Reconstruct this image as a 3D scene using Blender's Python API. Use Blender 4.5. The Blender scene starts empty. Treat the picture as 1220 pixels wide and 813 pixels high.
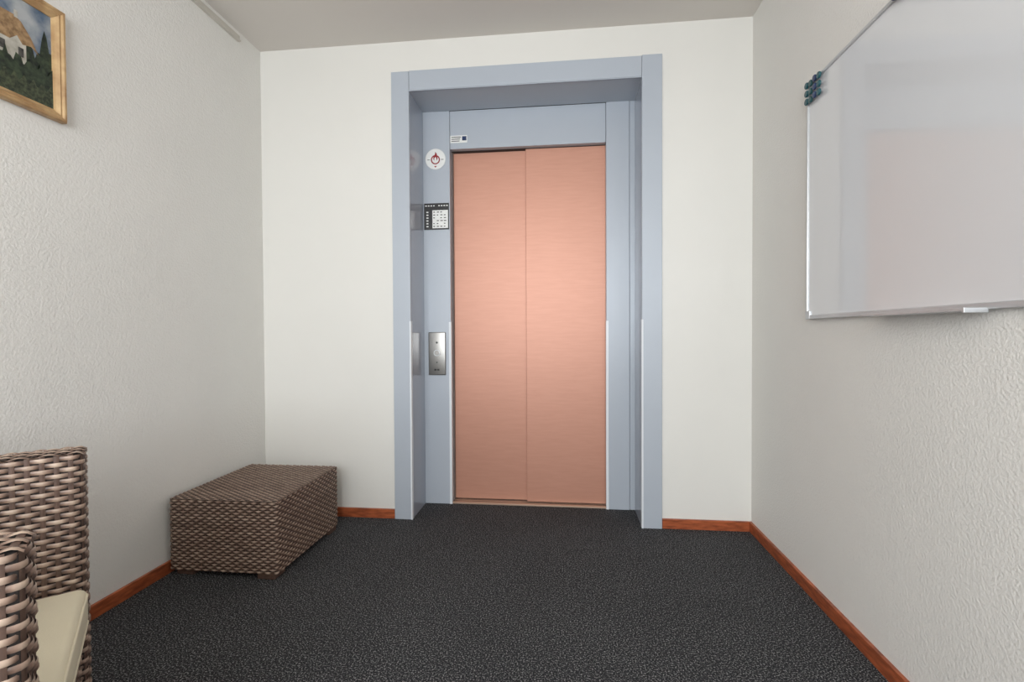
import bpy, bmesh, math, random
from mathutils import Vector, Matrix
random.seed(7)
sc = bpy.context.scene
XL, XR, H, YB = -1.659, 0.927, 2.552, -4.7
WT = 0.12

# ------------------------------------------------------------ materials
def srgb(r, g, b):
    def f(c):
        c /= 255.0
        return c/12.92 if c <= .04045 else ((c+.055)/1.055)**2.4
    return (f(r), f(g), f(b), 1)

def mat(name, col, rough=.6, metal=0., bump=None, var=None, spec=None, coat=0.):
    """bump=(scale,strength,distance,detail); var=(scale,amount)"""
    m = bpy.data.materials.new(name); m.use_nodes = True
    nt = m.node_tree; b = nt.nodes['Principled BSDF']
    b.inputs['Base Color'].default_value = col
    b.inputs['Roughness'].default_value = rough
    b.inputs['Metallic'].default_value = metal
    if spec is not None: b.inputs['Specular IOR Level'].default_value = spec
    b.inputs['Coat Weight'].default_value = coat
    b.inputs['Coat Roughness'].default_value = .04
    tc = nt.nodes.new('ShaderNodeTexCoord')
    if var:
        n = nt.nodes.new('ShaderNodeTexNoise'); n.inputs['Scale'].default_value = var[0]; n.inputs['Detail'].default_value = 5
        nt.links.new(tc.outputs['Object'], n.inputs['Vector'])
        r = nt.nodes.new('ShaderNodeValToRGB')
        a = var[1]
        r.color_ramp.elements[0].position = .3; r.color_ramp.elements[1].position = .7
        r.color_ramp.elements[0].color = (col[0]*(1-a), col[1]*(1-a), col[2]*(1-a), 1)
        r.color_ramp.elements[1].color = (min(1, col[0]*(1+a)), min(1, col[1]*(1+a)), min(1, col[2]*(1+a)), 1)
        nt.links.new(n.outputs['Fac'], r.inputs['Fac']); nt.links.new(r.outputs['Color'], b.inputs['Base Color'])
    if bump:
        n = nt.nodes.new('ShaderNodeTexNoise'); n.inputs['Scale'].default_value = bump[0]; n.inputs['Detail'].default_value = bump[3]
        n.inputs['Roughness'].default_value = .6
        nt.links.new(tc.outputs['Object'], n.inputs['Vector'])
        bp = nt.nodes.new('ShaderNodeBump'); bp.inputs['Strength'].default_value = bump[1]; bp.inputs['Distance'].default_value = bump[2]
        nt.links.new(n.outputs['Fac'], bp.inputs['Height']); nt.links.new(bp.outputs['Normal'], b.inputs['Normal'])
    return m

M_wall_rough = mat('roughcast_wall', srgb(229, 227, 222), .85, bump=(125, .5, .004, 1.5), var=(3, .015))
M_wall_back = mat('smooth_plaster', srgb(225, 223, 217), .5, bump=(28, .08, .005, 4), var=(2, .015))
M_ceil = mat('ceiling_paint', srgb(221, 215, 208), .9, bump=(60, .1, .003, 3))
M_frame = mat('blue_grey_lacquer', srgb(178, 185, 194), .32, .05, var=(1.5, .02))
M_frame_side = mat('blue_grey_gloss', srgb(169, 176, 187), .13, .1)
M_guard = mat('corner_guard_plastic', srgb(225, 229, 233), .25, 0)
M_dark = mat('dark_gap', srgb(58, 50, 47), .8, var=(20, .2))
M_gap_shade = mat('painted_gap_shade', srgb(112, 98, 92), .6, var=(20, .1))  # brown-grey that paints the shadow at the door's left edge
M_steel = mat('brushed_steel', srgb(150, 148, 144), .32, .9, bump=(200, .1, .001, 2))
M_sill = mat('sill_metal', srgb(190, 165, 145), .4, .5, bump=(200, .1, .001, 2))
M_white = mat('white_plastic', srgb(235, 235, 232), .4, var=(30, .02))
M_black = mat('black_print', srgb(22, 22, 24), .35, var=(30, .1))
M_red = mat('red_print', srgb(150, 32, 36), .4, var=(30, .1))
M_alu = mat('aluminium_trim', srgb(200, 202, 204), .35, .5, var=(20, .03))
M_board = mat('whiteboard_enamel', srgb(219, 220, 222), .10, 0, var=(1, .01), coat=.6)
M_cush = mat('cream_cushion', srgb(218, 210, 186), .9, bump=(400, .2, .001, 2), var=(6, .04))
M_teal = mat('magnet_teal', srgb(24, 80, 88), .3, var=(50, .1))
M_blue = mat('magnet_blue', srgb(36, 56, 96), .3, var=(50, .1))
M_green = mat('magnet_green', srgb(25, 74, 76), .3, var=(50, .1))
M_rail = mat('ceiling_rail', srgb(200, 195, 185), .5, var=(10, .05))

# wood
def wood(name, c1, c2, rough, scl):
    m = bpy.data.materials.new(name); m.use_nodes = True; nt = m.node_tree; b = nt.nodes['Principled BSDF']
    tc = nt.nodes.new('ShaderNodeTexCoord'); mp = nt.nodes.new('ShaderNodeMapping'); mp.inputs['Scale'].default_value = scl
    n = nt.nodes.new('ShaderNodeTexNoise'); n.inputs['Scale'].default_value = 6; n.inputs['Detail'].default_value = 8
    r = nt.nodes.new('ShaderNodeValToRGB'); r.color_ramp.elements[0].color = c1; r.color_ramp.elements[1].color = c2
    r.color_ramp.elements[0].position = .35; r.color_ramp.elements[1].position = .68
    nt.links.new(tc.outputs['Object'], mp.inputs[0]); nt.links.new(mp.outputs[0], n.inputs['Vector'])
    nt.links.new(n.outputs['Fac'], r.inputs[0]); nt.links.new(r.outputs[0], b.inputs['Base Color'])
    b.inputs['Roughness'].default_value = rough
    return m
M_base = wood('mahogany_baseboard', srgb(130, 66, 40), srgb(182, 98, 60), .35, (3, 3, 14))
M_gold = wood('gold_frame', srgb(164, 128, 88), srgb(204, 172, 126), .35, (3, 3, 3))

# copper door: satin, faint brush
def copper():
    m = bpy.data.materials.new('copper_lacquer'); m.use_nodes = True; nt = m.node_tree; b = nt.nodes['Principled BSDF']
    tc = nt.nodes.new('ShaderNodeTexCoord'); mp = nt.nodes.new('ShaderNodeMapping'); mp.inputs['Scale'].default_value = (5, 4, 50)
    n = nt.nodes.new('ShaderNodeTexNoise'); n.inputs['Scale'].default_value = 2; n.inputs['Detail'].default_value = 4
    r = nt.nodes.new('ShaderNodeValToRGB'); r.color_ramp.elements[0].color = srgb(192, 140, 119); r.color_ramp.elements[1].color = srgb(197, 145, 124)
    r.color_ramp.elements[0].position = .3; r.color_ramp.elements[1].position = .7
    nt.links.new(tc.outputs['Object'], mp.inputs[0]); nt.links.new(mp.outputs[0], n.inputs['Vector'])
    nt.links.new(n.outputs['Fac'], r.inputs[0]); nt.links.new(r.outputs[0], b.inputs['Base Color'])
    b.inputs['Roughness'].default_value = .44; b.inputs['Metallic'].default_value = .28
    return m
M_copper = copper()

def carpet():
    m = bpy.data.materials.new('charcoal_carpet'); m.use_nodes = True; nt = m.node_tree; b = nt.nodes['Principled BSDF']
    tc = nt.nodes.new('ShaderNodeTexCoord')
    n = nt.nodes.new('ShaderNodeTexNoise'); n.inputs['Scale'].default_value = 210; n.inputs['Detail'].default_value = 1.5; n.inputs['Roughness'].default_value = .6
    r = nt.nodes.new('ShaderNodeValToRGB')
    r.color_ramp.elements[0].color = srgb(26, 27, 30); r.color_ramp.elements[0].position = .40
    r.color_ramp.elements[1].color = srgb(168, 167, 167); r.color_ramp.elements[1].position = .69
    e = r.color_ramp.elements.new(.55); e.color = srgb(64, 65, 68)
    n2 = nt.nodes.new('ShaderNodeTexNoise'); n2.inputs['Scale'].default_value = 2.2; n2.inputs['Detail'].default_value = 4
    mx = nt.nodes.new('ShaderNodeMix'); mx.data_type = 'RGBA'; mx.blend_type = 'MULTIPLY'; mx.inputs[0].default_value = .35
    nt.links.new(tc.outputs['Object'], n.inputs['Vector']); nt.links.new(tc.outputs['Object'], n2.inputs['Vector'])
    nt.links.new(n.outputs['Fac'], r.inputs[0]); nt.links.new(r.outputs[0], mx.inputs[6]); nt.links.new(n2.outputs['Fac'], mx.inputs[7])
    nt.links.new(mx.outputs[2], b.inputs['Base Color'])
    b.inputs['Roughness'].default_value = .95; b.inputs['Specular IOR Level'].default_value = .25
    bp = nt.nodes.new('ShaderNodeBump'); bp.inputs['Strength'].default_value = .6; bp.inputs['Distance'].default_value = .003
    nt.links.new(n.outputs['Fac'], bp.inputs['Height']); nt.links.new(bp.outputs[0], b.inputs['Normal'])
    return m
M_carpet = carpet()

def wicker():
    m = bpy.data.materials.new('wicker_strand'); m.use_nodes = True; nt = m.node_tree; b = nt.nodes['Principled BSDF']
    at = nt.nodes.new('ShaderNodeAttribute'); at.attribute_name = 'tint'
    tc = nt.nodes.new('ShaderNodeTexCoord'); n = nt.nodes.new('ShaderNodeTexNoise'); n.inputs['Scale'].default_value = 45; n.inputs['Detail'].default_value = 3
    nt.links.new(tc.outputs['Object'], n.inputs['Vector'])
    ad = nt.nodes.new('ShaderNodeMath'); ad.operation = 'MULTIPLY_ADD'; ad.inputs[1].default_value = .6
    nt.links.new(n.outputs['Fac'], ad.inputs[0]); nt.links.new(at.outputs['Fac'], ad.inputs[2])
    r = nt.nodes.new('ShaderNodeValToRGB')
    r.color_ramp.elements[0].color = srgb(76, 57, 48); r.color_ramp.elements[0].position = .2
    r.color_ramp.elements[1].color = srgb(184, 163, 145); r.color_ramp.elements[1].position = .9
    e = r.color_ramp.elements.new(.55); e.color = srgb(136, 112, 98)
    nt.links.new(ad.outputs[0], r.inputs[0]); nt.links.new(r.outputs[0], b.inputs['Base Color'])
    b.inputs['Roughness'].default_value = .42
    return m
M_wick = wicker()
M_post = mat('wicker_stake', srgb(84, 64, 54), .5, var=(60, .25))
M_core = mat('wicker_core', srgb(28, 21, 18), .8, var=(40, .2))

# ------------------------------------------------------------ mesh helpers
def link(o, parent=None):
    sc.collection.objects.link(o)
    if parent is not None: o.parent = parent
    return o
def empty(name, loc=(0, 0, 0), rot=0):
    e = bpy.data.objects.new(name, None); e.location = loc; e.rotation_euler = (0, 0, rot); e.empty_display_size = .1
    return link(e)
def mesh(name, vs, fs, m, parent=None, smooth=False):
    me = bpy.data.meshes.new(name); me.from_pydata(vs, [], fs); me.update()
    me.materials.append(m)
    if smooth:
        for p in me.polygons: p.use_smooth = True
    return link(bpy.data.objects.new(name, me), parent)
def box(name, x0, x1, y0, y1, z0, z1, m, parent=None, bev=0., seg=2):
    bm = bmesh.new(); bmesh.ops.create_cube(bm, size=1)
    for v in bm.verts:
        v.co = Vector(((x0+x1)/2+v.co.x*(x1-x0), (y0+y1)/2+v.co.y*(y1-y0), (z0+z1)/2+v.co.z*(z1-z0)))
    if bev: bmesh.ops.bevel(bm, geom=bm.edges[:], offset=bev, segments=seg, affect='EDGES', profile=.5)
    me = bpy.data.meshes.new(name); bm.to_mesh(me); bm.free(); me.materials.append(m)
    if bev and seg > 2:
        for p in me.polygons: p.use_smooth = True
    return link(bpy.data.objects.new(name, me), parent)
def cyl(name, c, r, depth, axis, m, parent=None, r2=None, seg=40, bev=0.):
    bm = bmesh.new(); bmesh.ops.create_cone(bm, cap_ends=True, segments=seg, radius1=r, radius2=r if r2 is None else r2, depth=depth)
    if bev:
        ed = [e for e in bm.edges if abs(e.verts[0].co.z-e.verts[1].co.z) < 1e-6]
        bmesh.ops.bevel(bm, geom=ed, offset=bev, segments=3, affect='EDGES', profile=.5)
    rot = {'z': Matrix.Identity(4), 'y': Matrix.Rotation(math.pi/2, 4, 'X'), 'x': Matrix.Rotation(math.pi/2, 4, 'Y')}[axis]
    bmesh.ops.transform(bm, matrix=Matrix.Translation(c) @ rot, verts=bm.verts)
    me = bpy.data.meshes.new(name); bm.to_mesh(me); bm.free(); me.materials.append(m)
    return link(bpy.data.objects.new(name, me), parent)
def poly(name, pts, m, parent=None, thick=None, vec=(0, -1, 0)):
    """flat polygon extruded along vec*thick"""
    n = len(pts); v = Vector(vec)*(thick or .0008)
    vs = [tuple(p) for p in pts]+[tuple(Vector(p)+v) for p in pts]
    fs = [tuple(range(n)), tuple(reversed(range(n, 2*n)))]+[(i, i+n, (i+1) % n+n, (i+1) % n) for i in range(n)]
    o = mesh(name, vs, fs, m, parent)
    bm = bmesh.new(); bm.from_mesh(o.data); bmesh.ops.recalc_face_normals(bm, faces=bm.faces); bm.to_mesh(o.data); bm.free()
    return o

# ------------------------------------------------------------ room shell
box('floor', XL-WT, XR+WT, YB-WT, .55, -.1, 0, M_carpet)
box('ceiling', XL-WT, XR+WT, YB-WT, .55, H, H+.1, M_ceil)
box('wall_left', XL-WT, XL, YB-WT, .12, 0, H, M_wall_rough)
box('wall_right', XR, XR+WT, YB-WT, .12, 0, H, M_wall_rough)
# back wall with the elevator opening (one mesh)
def wall_with_hole(name, y0, y1, x0, x1, hx0, hx1, hz0, hz1, m):
    bm = bmesh.new()
    parts = [(x0, hx0, 0, H), (hx1, x1, 0, H), (hx0, hx1, hz1, H)]
    if hz0 > 0: parts.append((hx0, hx1, 0, hz0))
    for a, b, c, d in parts:
        r = bmesh.ops.create_cube(bm, size=1)
        for v in r['verts']:
            v.co = Vector(((a+b)/2+v.co.x*(b-a), (y0+y1)/2+v.co.y*(y1-y0), (c+d)/2+v.co.z*(d-c)))
    me = bpy.data.meshes.new(name); bm.to_mesh(me); bm.free(); me.materials.append(m)
    return link(bpy.data.objects.new(name, me))
wall_with_hole('wall_back', 0, .12, XL, XR, -.83, .40, 0, 2.30, M_wall_back)
wall_with_hole('wall_front', YB-WT, YB, XL, XR, -1.5, .75, .75, 2.35, M_wall_back)
# window behind the camera
wn = empty('window_1')
for nm, a in {'frame_bottom': (-1.5, .75, .75, .81), 'frame_top': (-1.5, .75, 2.29, 2.35), 'frame_left': (-1.5, -1.44, .81, 2.29),
              'frame_right': (.69, .75, .81, 2.29), 'mullion': (-.405, -.345, .81, 2.29)}.items():
    box(nm, a[0], a[1], YB-.09, YB-.03, a[2], a[3], M_white, wn, .004)
# baseboards
bh, bt = .05, .013
box('baseboard_left', XL, XL+bt, YB, 0, 0, bh, M_base, None, .002)
box('baseboard_right', XR-bt, XR, YB, 0, 0, bh, M_base, None, .002)
bb = empty('baseboard_back')
box('left_run', XL+bt, -.914, -bt, 0, 0, bh, M_base, bb, .002)
box('right_run', .491, XR-bt, -bt, 0, 0, bh, M_base, bb, .002)
# picture rail profile high on the left wall
tr = empty('trim_1')
box('rail', XL, XL+.012, -3.2, -.185, 2.496, 2.526, M_rail, tr, .002)
box('rail_lip', XL+.012, XL+.018, -3.2, -.185, 2.496, 2.503, M_rail, tr, .001)

# ------------------------------------------------------------ elevator entrance
el = empty('elevator_entrance')
XO0, XI0, XI1, XO1, ZT0, ZT1, YF, YJ = -.912, -.816, .390, .489, 2.284, 2.388, -.016, .24
box('casing_leg_left', XO0, XI0, YF, .0, 0, ZT1-.002, M_frame, el, .0015)
box('casing_leg_right', XI1, XO1, YF, .0, 0, ZT1+.004, M_frame, el, .0015)
box('casing_head', XI0+.0015, XI1-.0015, YF, .0, ZT0, ZT1, M_frame, el, .0015)
box('casing_lip', XI0, XI1, YF-.002, YF+.01, ZT0-.004, ZT0+.002, M_frame_side, el, .001)
box('reveal_left', XI0-.014, XI0, .0, YJ, 0, ZT0, M_frame_side, el)
box('reveal_right', XI1, XI1+.010, .0, YJ, 0, ZT0, M_frame_side, el)
box('soffit', XI0-.014, XI1+.010, .0, YJ, ZT0, ZT0+.014, M_frame, el)
JL, JR, ZL = -.658, .233, 2.065
box('jamb_left', XI0-.014, JL, YJ, .36, 0, ZT0, M_frame, el, .0015)
box('jamb_right_outer', .362, XI1+.010, YJ, .36, 0, ZT0, M_frame, el, .0015)
box('jamb_right', JR, .360, YJ-.004, .36, 0, ZT0, M_frame, el, .0015)
box('lintel', JL+.0015, JR-.0015, YJ+.006, .36, ZL, ZT0, M_frame, el, .0015)
box('door_track', JL, JR, .282, .36, ZL-.003, ZL+.01, M_dark, el)
box('door_panel_left', JL-.03, -.205, .312, .334, .012, ZL+.03, M_copper, el, .002)
box('door_panel_right', -.222, JR+.03, .288, .310, .012, ZL+.03, M_copper, el, .002)
box('door_edge_shade', JL, JL+.007, .292, .31, .012, ZL, M_gap_shade, el)  # thin strip standing in for the shaded gap between jamb and door
box('sill', JL-.01, JR+.01, YJ+.004, .36, 0, .008, M_sill, el, .001)
box('sill_groove_1', JL, JR, .272, .277, .0078, .0086, M_dark, el)
box('sill_groove_2', JL, JR, .300, .305, .0078, .0086, M_dark, el)
box('shaft_back', XI0-.05, XI1+.05, .362, .40, 0, H-.01, M_dark, el)
# corner guards (L-profiles)
gz = 1.065
def guard(nm, x, sx, y, face, ret):
    a, b = (x-face, x+.0025) if sx < 0 else (x-.0025, x+face)
    box(nm+'_face', a, b, y-.003, y, .0, gz, M_guard, el, .0008)
    a, b = (x, x+.0025) if sx < 0 else (x-.0025, x)
    box(nm+'_return', a, b, y, y+ret, .0, gz, M_guard, el, .0006)
guard('guard_casing_left', XI0, -1, YF, .006, .022)
guard('guard_casing_right', XI1, 1, YF, .006, .022)
guard('guard_jamb_left', JL, -1, YJ, .012, .02)
guard('guard_jamb_right', JR, 1, YJ-.004, .012, .02)

# signs and buttons on the left jamb
fs = empty('fire_safety_sign')
c = Vector((-.742, YJ-.001, 2.010))
cyl('disc', c, .061, .002, 'y', M_white, fs, seg=64)
def ring(nm, cx, cz, y, r0, r1, m, parent, a0=0, a1=360, n=64):
    vs = []; fsx = []
    for i in range(n+1):
        a = math.radians(a0+(a1-a0)*i/n)
        for r in (r0, r1): vs.append((cx+r*math.cos(a), y, cz+r*math.sin(a)))
    for i in range(n): fsx.append((2*i, 2*i+1, 2*i+3, 2*i+2))
    return mesh(nm, vs, fsx, m, parent)
ring('red_ring', c.x, c.z-.004, c.y-.0018, .020, .027, M_red, fs)
fl = [(-.0, .042), (.009, .028), (.008, .016), (.013, .018), (.012, .0), (.006, -.010), (-.006, -.010), (-.012, .0), (-.011, .016), (-.003, .026)]
poly('flame', [(c.x+a, c.y-.0016, c.z+b) for a, b in fl], M_red, fs, .0004)
poly('person', [(c.x+a, c.y-.0022, c.z+b) for a, b in [(-.006, -.012), (.006, -.012), (.006, .004), (0, .012), (-.006, .004)]], M_white, fs, .0004)
poly('arrow', [(c.x+a, c.y-.0016, c.z+b) for a, b in [(0, -.050), (.008, -.040), (-.008, -.040)]], M_red, fs, .0004)
ring('rim', c.x, c.z, c.y-.0014, .0585, .0612, M_alu, fs)
box('tick_left', c.x-.048, c.x-.033, c.y-.0018, c.y-.001, c.z-.005, c.z-.002, M_black, fs)
box('tick_right', c.x+.033, c.x+.048, c.y-.0018, c.y-.001, c.z-.005, c.z-.002, M_black, fs)

nb = empty('notice_placard')
nx0, nx1, nz0, nz1 = -.812, -.664, 1.602, 1.755
box('plate', nx0, nx1, YJ-.003, YJ, nz0, nz1, M_black, nb, .0008)
yy = YJ-.0036
for i in range(9):   # header lettering
    x = nx0+.008+i*.0155
    if i != 4: box('letter_%d' % i, x, x+.009, yy, yy+.001, nz1-.018, nz1-.012, M_white, nb)
box('table_ground', nx0+.050, nx1-.006, yy, yy+.001, nz0+.008, nz0+.112, M_white, nb)
for r in range(6):
    z = nz0+.012+r*.0165
    box('row_number_%d' % r, nx0+.014, nx0+.026, yy, yy+.001, z+.003, z+.010, M_white, nb)
    for k in range(4):
        w = random.uniform(.008, .015)
        if random.random() < .75:
            box('row_text_%d_%d' % (r, k), nx0+.055+k*.021, nx0+.055+k*.021+w, yy-.0006, yy+.0002, z+.004, z+.009, M_black, nb)

lb = empty('inspection_sticker')
box('sticker', -.655, -.556, YJ+.004, YJ+.0058, 2.100, 2.142, M_white, lb)
box('emblem', -.585, -.560, YJ+.0030, YJ+.0042, 2.112, 2.136, M_blue, lb)
for i in range(3): box('line_%d' % i, -.648, -.600+.004*i, YJ+.0030, YJ+.0042, 2.108+i*.011, 2.112+i*.011, M_black, lb)

cb = empty('call_button_panel')
bx0, bx1, bz0, bz1 = -.790, -.688, .755, 1.006
box('plate', bx0, bx1, YJ-.012, YJ, bz0, bz1, M_steel, cb, .005, 4)
mx = (bx0+bx1)/2
cyl('button_ring', (mx, YJ-.013, .885), .019, .004, 'y', M_alu, cb, bev=.001)
cyl('button', (mx, YJ-.015, .885), .014, .005, 'y', M_steel, cb, bev=.0015)
cyl('indicator', (mx, YJ-.0125, .945), .006, .002, 'y', M_black, cb)
box('logo_left', mx-.016, mx-.002, YJ-.0128, YJ-.0115, .782, .792, M_black, cb)
box('logo_right', mx+.001, mx+.014, YJ-.0128, YJ-.0115, .782, .792, M_black, cb)
cyl('key_switch', (mx, YJ-.0125, .83), .004, .002, 'y', M_black, cb)

# ------------------------------------------------------------ whiteboard
wb = empty('whiteboard')
wy0, wy1, wz0, wz1 = -2.08, -.583, 1.046, 1.924
X = XR
box('panel', X-.014, X-.002, wy0+.004, wy1-.004, wz0+.004, wz1-.004, M_board, wb)
fr = .015
box('frame_bottom', X-.020, X, wy0, wy1, wz0, wz0+fr, M_alu, wb, .002)
box('frame_top', X-.020, X, wy0, wy1, wz1-fr*.7, wz1, M_alu, wb, .002)
box('frame_far', X-.020, X, wy1-fr*.6, wy1, wz0, wz1, M_alu, wb, .002)
box('frame_near', X-.020, X, wy0, wy0+fr*.7, wz0, wz1, M_alu, wb, .002)
box('pen_tray', X-.065, X-.018, -1.375, -1.015, wz0-.004, wz0+.002, M_alu, wb, .0015)
box('pen_tray_lip', X-.067, X-.062, -1.375, -1.015, wz0-.004, wz0+.004, M_alu, wb, .0015)
box('tray_cap', X-.067, X-.018, -1.380, -1.373, wz0-.007, wz0+.004, M_alu, wb, .001)
for nm, z in (('corner_cap_low', wz0), ('corner_cap_high', wz1-.03)):
    box(nm, X-.0215, X, wy1-.03, wy1+.0015, z-.001, z+.031, M_alu, wb, .003)
mg = empty('magnet_cluster')
ms = [M_teal, M_blue, M_green]
k = 0
for r in range(3):
    for q in range(4):
        cyl('magnet_%d' % k, (X-.0260, wy1-.012-q*.029, wz1-.008-r*.030-.004*(q % 2)), .0120, .008, 'x', ms[(k*5+r) % 3], mg, bev=.003); k += 1
mg2 = empty('magnet_cluster')
for q in range(4):
    cyl('magnet_%d' % q, (X-.0260, -1.085-q*.034, wz1-.004-.012*(q % 2)), .0150, .008, 'x', ms[[1, 1, 0, 2][q]], mg2, bev=.003)

# ------------------------------------------------------------ framed painting on left wall
pt = empty('framed_painting')
py1, py0, pz0, pz1 = -1.078, -1.570, 1.700, 2.062     # right/left edge, bottom/top
xf = XL+.002
fw = .034
O_ = [(py0, pz0), (py1, pz0), (py1, pz1), (py0, pz1)]
I_ = [(py0+fw, pz0+fw), (py1-fw, pz0+fw), (py1-fw, pz1-fw), (py0+fw, pz1-fw)]
def lerp(a, b, t): return (a[0]+(b[0]-a[0])*t, a[1]+(b[1]-a[1])*t)
prof = [(0, .0), (0, .018), (.12, .024), (.3, .024), (.45, .019), (.6, .020), (.85, .012), (1., .009), (1., .0)]
for s, nm in enumerate(['bottom_rail', 'right_rail', 'top_rail', 'left_rail']):
    a, b, ia, ib = O_[s], O_[(s+1) % 4], I_[s], I_[(s+1) % 4]
    vs = []; n = len(prof)
    for (o, i) in ((a, ia), (b, ib)):
        for t, h in prof:
            p = lerp(o, i, t); vs.append((xf+h, p[0], p[1]))
    fsx = [(j, j+1, n+j+1, n+j) for j in range(n-1)]+[(n-1, 0, n, 2*n-1)]
    mesh(nm, vs, fsx, M_gold, pt)
# canvas content (flat painted shapes)
def pm(name, c1, c2, sc_, pos=(.35, .65)):
    m = bpy.data.materials.new(name); m.use_nodes = True; nt = m.node_tree; b = nt.nodes['Principled BSDF']
    tc = nt.nodes.new('ShaderNodeTexCoord'); n = nt.nodes.new('ShaderNodeTexNoise'); n.inputs['Scale'].default_value = sc_; n.inputs['Detail'].default_value = 6
    r = nt.nodes.new('ShaderNodeValToRGB'); r.color_ramp.elements[0].color = c1; r.color_ramp.elements[1].color = c2
    r.color_ramp.elements[0].position, r.color_ramp.elements[1].position = pos
    nt.links.new(tc.outputs['Object'], n.inputs['Vector']); nt.links.new(n.outputs['Fac'], r.inputs[0]); nt.links.new(r.outputs[0], b.inputs['Base Color'])
    b.inputs['Roughness'].default_value = .3
    return m
P_sky = pm('paint_sky', srgb(72, 96, 122), srgb(176, 180, 182), 12)
P_tree = pm('paint_trees', srgb(20, 28, 22), srgb(58, 72, 50), 70)
P_tree2 = pm('paint_hedge', srgb(30, 36, 26), srgb(78, 86, 60), 110)
P_roof = pm('paint_thatch', srgb(126, 98, 68), srgb(178, 146, 108), 60)
P_house = pm('paint_house', srgb(166, 162, 150), srgb(200, 196, 186), 40)
P_win = pm('paint_window', srgb(40, 38, 36), srgb(90, 88, 84), 60)
def layer(nm, pts, m, k):
    # pts: (u from right inner edge toward left [m], v from bottom inner edge [m])
    poly(nm, [(xf+.004+.0006*k, py1-fw-u, pz0+fw+v) for u, v in pts], m, pt, .0005, (1, 0, 0))
IW, IH = (py1-py0)-2*fw, (pz1-pz0)-2*fw
layer('canvas_sky', [(0, 0), (IW, 0), (IW, IH), (0, IH)], P_sky, 0)
N = 60
rt = []
for i in range(N+1):
    u = IW*i/N
    v = .165+.018*math.sin(i*.7)+.012*math.sin(i*2.3+1)+(.045 if .012 < u < .035 else 0)
    rt.append((u, v))
layer('canvas_far_trees', [(0, 0)]+rt+[(IW, 0)], P_tree, 1)
layer('canvas_house_wall', [(.075, .10), (.32, .10), (.32, .19), (.075, .175)], P_house, 2)
layer('canvas_thatch_roof', [(.040, .150), (.062, .192), (.088, .225), (.108, .236), (.27, .236), (.35, .165), (.35, .155), (.12, .158), (.10, .178), (.085, .158), (.06, .165)], P_roof, 3)
layer('canvas_chimney', [(.098, .230), (.108, .230), (.108, .252), (.098, .252)], P_house, 3.5)
for i in range(4):
    u = .084+.050*i
    layer('canvas_window_%d' % i, [(u, .118), (u+.014, .118), (u+.014, .145), (u, .145)], P_win, 5)
hd = []
for i in range(N+1):
    u = IW*i/N
    hd.append((u, .112+.014*math.sin(i*1.3+2)+.010*math.sin(i*3.1)))
layer('canvas_hedge', [(0, 0)]+hd+[(IW, 0)], P_tree, 6)
hd = [(IW*i/N, .055+.012*math.sin(i*1.7)) for i in range(N+1)]
layer('canvas_foreground', [(0, 0)]+hd+[(IW, 0)], P_tree2, 7)

# ------------------------------------------------------------ wicker weaving (real geometry)
def rrect(x0, x1, y0, y1, r, step):
    """points+normals round a rounded rectangle; arc-length spaced"""
    cs = [((x1-r, y0+r), -90), ((x1-r, y1-r), 0), ((x0+r, y1-r), 90), ((x0+r, y0+r), 180)]
    raw = []
    for (cx, cy), a0 in cs:
        for i in range(13):
            a = math.radians(a0+90*i/12)
            raw.append((cx+r*math.cos(a), cy+r*math.sin(a), math.cos(a), math.sin(a)))
    L = [0]
    n = len(raw)
    for i in range(n):
        a, b = raw[i], raw[(i+1) % n]; L.append(L[-1]+math.hypot(b[0]-a[0], b[1]-a[1]))
    tot = L[-1]
    cnt = max(8, round(tot/step)); cnt += (-cnt) % 8      # multiple of 8 so the weave closes
    out = []; j = 0
    for k in range(cnt):
        s = tot*k/cnt
        while L[j+1] < s: j += 1
        a, b = raw[j], raw[(j+1) % n]; t = (s-L[j])/max(1e-9, L[j+1]-L[j])
        p = [a[q]+(b[q]-a[q])*t for q in range(4)]; l = math.hypot(p[2], p[3])
        out.append((p[0], p[1], p[2]/l, p[3]/l))
    return out

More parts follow.
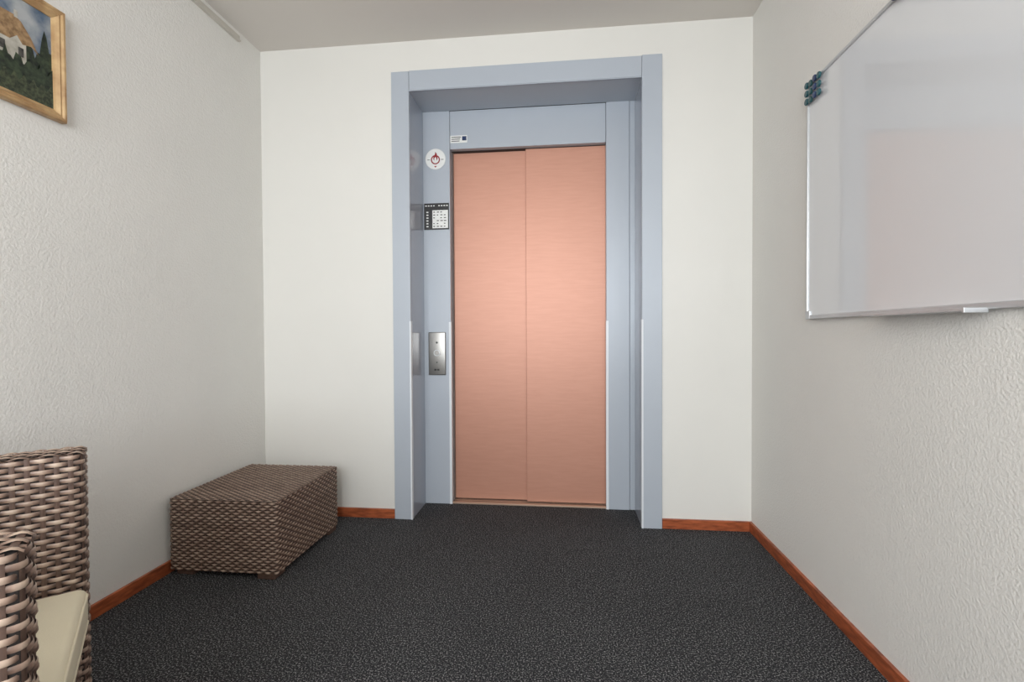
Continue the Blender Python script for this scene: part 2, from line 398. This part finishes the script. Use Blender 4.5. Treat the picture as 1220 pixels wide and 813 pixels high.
def weave_box(name, x0, x1, y0, y1, z0, z1, parent, pitch=.0110, post=.0195, r=.012, top=True, amp=.0021, topdir='x'):
    vs, fs, tint = [], [], []
    pv, pf = [], []
    ring_ = rrect(x0, x1, y0, y1, r, post/4)
    n = len(ring_)
    rows = int((z1-z0-.008)/pitch)
    pitch = (z1-z0-.008)/rows
    w = pitch*.36
    for k in range(rows):
        zc = z0+.004+pitch*(k+.5); base = len(vs)
        t0 = random.uniform(-.06, .10)
        for i, (px, py, nx, ny) in enumerate(ring_):
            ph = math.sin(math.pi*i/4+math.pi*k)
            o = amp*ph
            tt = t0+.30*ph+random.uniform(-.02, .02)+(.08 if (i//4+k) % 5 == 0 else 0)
            for dz, dn in ((-w, -.0010), (-w*.55, .0004), (w*.55, .0004), (w, -.0010)):
                vs.append((px+nx*(o+dn), py+ny*(o+dn), zc+dz)); tint.append(tt)
        for i in range(n):
            a = base+4*i; b = base+4*((i+1) % n)
            for q in range(3): fs.append((a+q, b+q, b+q+1, a+q+1))
    # vertical stakes where the strands pass under
    for i in range(2, n, 4):
        px, py, nx, ny = ring_[i]; tx, ty = -ny, nx; base = len(pv); hw = post*.20
        for z in (z0+.003, z1-.003):
            for s, dn in ((-hw, -.0014), (0, .0002), (hw, -.0014)):
                pv.append((px+tx*s+nx*dn, py+ty*s+ny*dn, z))
        for q in range(2): pf.append((base+q, base+q+1, base+q+4, base+q+3))
    if top:
        if topdir == 'x': A0, A1, B0, B1 = x0, x1, y0, y1
        else: A0, A1, B0, B1 = y0, y1, x0, x1
        def P(a, b, z): return (a, b, z) if topdir == 'x' else (b, a, z)
        rr = max(2, int((B1-B0)/pitch)); pb = (B1-B0)/rr
        m_ = max(4, round((A1-A0)/(post/4)))
        for k in range(rr):
            bc = B0+pb*(k+.5); base = len(vs); t0 = random.uniform(-.06, .10)
            for i in range(m_+1):
                a = A0+(A1-A0)*i/m_
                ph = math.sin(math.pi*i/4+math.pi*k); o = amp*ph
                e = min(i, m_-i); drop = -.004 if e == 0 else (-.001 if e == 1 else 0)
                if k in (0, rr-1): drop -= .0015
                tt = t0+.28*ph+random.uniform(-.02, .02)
                for db, dn in ((-w, -.0010), (-w*.55, .0004), (w*.55, .0004), (w, -.0010)):
                    vs.append(P(a, bc+db, z1+o+dn+drop)); tint.append(tt)
            for i in range(m_):
                a = base+4*i; b = a+4
                for q in range(3):
                    f = (a+q, b+q, b+q+1, a+q+1)
                    fs.append(f if topdir == 'x' else f[::-1])
        for i in range(2, m_, 4):
            a = A0+(A1-A0)*i/m_; base = len(pv); hw = post*.20
            for b in (B0+.004, B1-.004):
                for s, dn in ((-hw, -.0014), (0, .0002), (hw, -.0014)): pv.append(P(a+s, b, z1+dn))
            for q in range(2): pf.append((base+q, base+q+1, base+q+4, base+q+3))
    o = mesh(name+'_weave', vs, fs, M_wick, parent, True)
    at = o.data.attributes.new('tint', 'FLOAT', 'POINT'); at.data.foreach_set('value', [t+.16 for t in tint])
    mesh(name+'_stakes', pv, pf, M_post, parent, True)
    box(name+'_core', x0+.004, x1-.004, y0+.004, y1-.004, z0+.002, z1-.004, M_core, parent, .006)

# ottoman in the corner
ot = empty('wicker_ottoman')
ox0, ox1, oy0, oy1 = -1.632, -1.160, -.697, -.165
weave_box('body', ox0, ox1, oy0, oy1, .020, .322, ot, r=.010)
for i, (a, b) in enumerate([(ox0+.02, oy0+.012), (ox1-.09, oy0+.004), (ox0+.02, oy1-.09), (ox1-.080, oy1-.09)]):
    box('foot_%d' % (i+1), a, a+.078, b, b+.075, 0, .026, M_post, ot, .004)

# armchair, turned ~42 deg towards the far right corner
th = math.atan2(.738, -.675)
ch = empty('wicker_armchair', (-.658, -2.012, 0), th)
W, Dp, AH, at_ = .69, .62, .74, .085
kw = dict(pitch=.0124, post=.0230, amp=.0023)
weave_box('arm_near', 0, at_, 0, Dp, .02, AH, ch, r=.018, topdir='y', **kw)
weave_box('arm_far', W-at_, W, 0, Dp, .02, AH, ch, r=.018, topdir='y', **kw)
weave_box('backrest', at_, W-at_, Dp-.09, Dp, .02, AH+.02, ch, r=.02, topdir='x', **kw)
weave_box('seat_base', at_-.004, W-at_+.004, .010, Dp-.09, .06, .355, ch, r=.01, topdir='x', **kw)
for i, (a, b) in enumerate([(.01, .02), (W-.07, .02), (.01, Dp-.08), (W-.07, Dp-.08)]):
    box('foot_%d' % (i+1), a, a+.06, b, b+.06, 0, .03, M_post, ch, .004)
cu = box('seat_cushion', at_+.003, W-at_-.003, -.005, Dp-.095, .357, .440, M_cush, ch, .018, 5)
def tube(nm, pts, r, m, parent):
    cv = bpy.data.curves.new(nm, 'CURVE'); cv.dimensions = '3D'; s = cv.splines.new('POLY'); s.points.add(len(pts)-1)
    for p, q in zip(s.points, pts): p.co = (*q, 1)
    s.use_cyclic_u = True; cv.bevel_depth = r; cv.bevel_resolution = 2; cv.materials.append(m)
    o = bpy.data.objects.new(nm, cv); return link(o, parent)
for z in (.428, .369):
    rp = rrect(at_+.004, W-at_-.004, -.004, Dp-.098, .022, .02)
    tube('cushion_piping_%d' % int(z*1000), [(p[0], p[1], z) for p in rp], .003, M_cush, ch)

# ------------------------------------------------------------ lighting
w = bpy.data.worlds.new('sky'); sc.world = w; w.use_nodes = True
bg = w.node_tree.nodes['Background']; bg.inputs[0].default_value = (.86, .93, 1, 1); bg.inputs[1].default_value = 1.0
def area(name, loc, rot, sx, sy, power, col):
    l = bpy.data.lights.new(name, 'AREA'); l.shape = 'RECTANGLE'; l.size = sx; l.size_y = sy; l.energy = power; l.color = col
    o = bpy.data.objects.new(name, l); o.location = loc; o.rotation_euler = rot; return link(o)
area('window_daylight', (-.375, YB-.1, 1.55), (math.pi/2, 0, 0), 2.1, 1.46, 122, (.92, .96, 1))
cl = empty('added_fill_lamp')  # unseen lamp added behind the camera, warm fill for ceiling and upper walls
M_fill_glow = bpy.data.materials.new('fill_globe_glow'); M_fill_glow.use_nodes = True
b = M_fill_glow.node_tree.nodes['Principled BSDF']; b.inputs['Emission Color'].default_value = (1, .91, .82, 1); b.inputs['Emission Strength'].default_value = 10  # glow of the added fill lamp
cyl('fill_canopy', (-.35, -3.0, H-.012), .06, .024, 'z', M_white, cl)
cyl('fill_cord', (-.35, -3.0, H-.10), .004, .18, 'z', M_white, cl)
bm = bmesh.new(); bmesh.ops.create_uvsphere(bm, u_segments=32, v_segments=20, radius=.16)
bmesh.ops.transform(bm, matrix=Matrix.Translation((-.35, -3.0, H-.34)), verts=bm.verts)
me = bpy.data.meshes.new('fill_globe'); bm.to_mesh(me); bm.free(); me.materials.append(M_fill_glow)
link(bpy.data.objects.new('fill_globe', me), cl)

# ------------------------------------------------------------ camera
f, yaw, pitch, roll = 578.9, .10803, .01688, -.00495
F = Vector((-math.sin(yaw)*math.cos(pitch), math.cos(yaw)*math.cos(pitch), -math.sin(pitch)))
R = Vector((math.cos(yaw), math.sin(yaw), 0)); U = R.cross(F)
R2 = R*math.cos(roll)+U*math.sin(roll); U2 = -R*math.sin(roll)+U*math.cos(roll)
cd = bpy.data.cameras.new('camera'); cd.sensor_width = 36; cd.lens = f*36/1220; cd.clip_start = .05
co = bpy.data.objects.new('camera', cd)
Mx = Matrix.Identity(4)
for i in range(3):
    Mx[i][0] = R2[i]; Mx[i][1] = U2[i]; Mx[i][2] = -F[i]
Mx.translation = Vector((0, -2.5333, 1.0))
co.matrix_world = Mx
link(co); sc.camera = co
sc.view_settings.view_transform = 'Standard'
sc.view_settings.look = 'None'
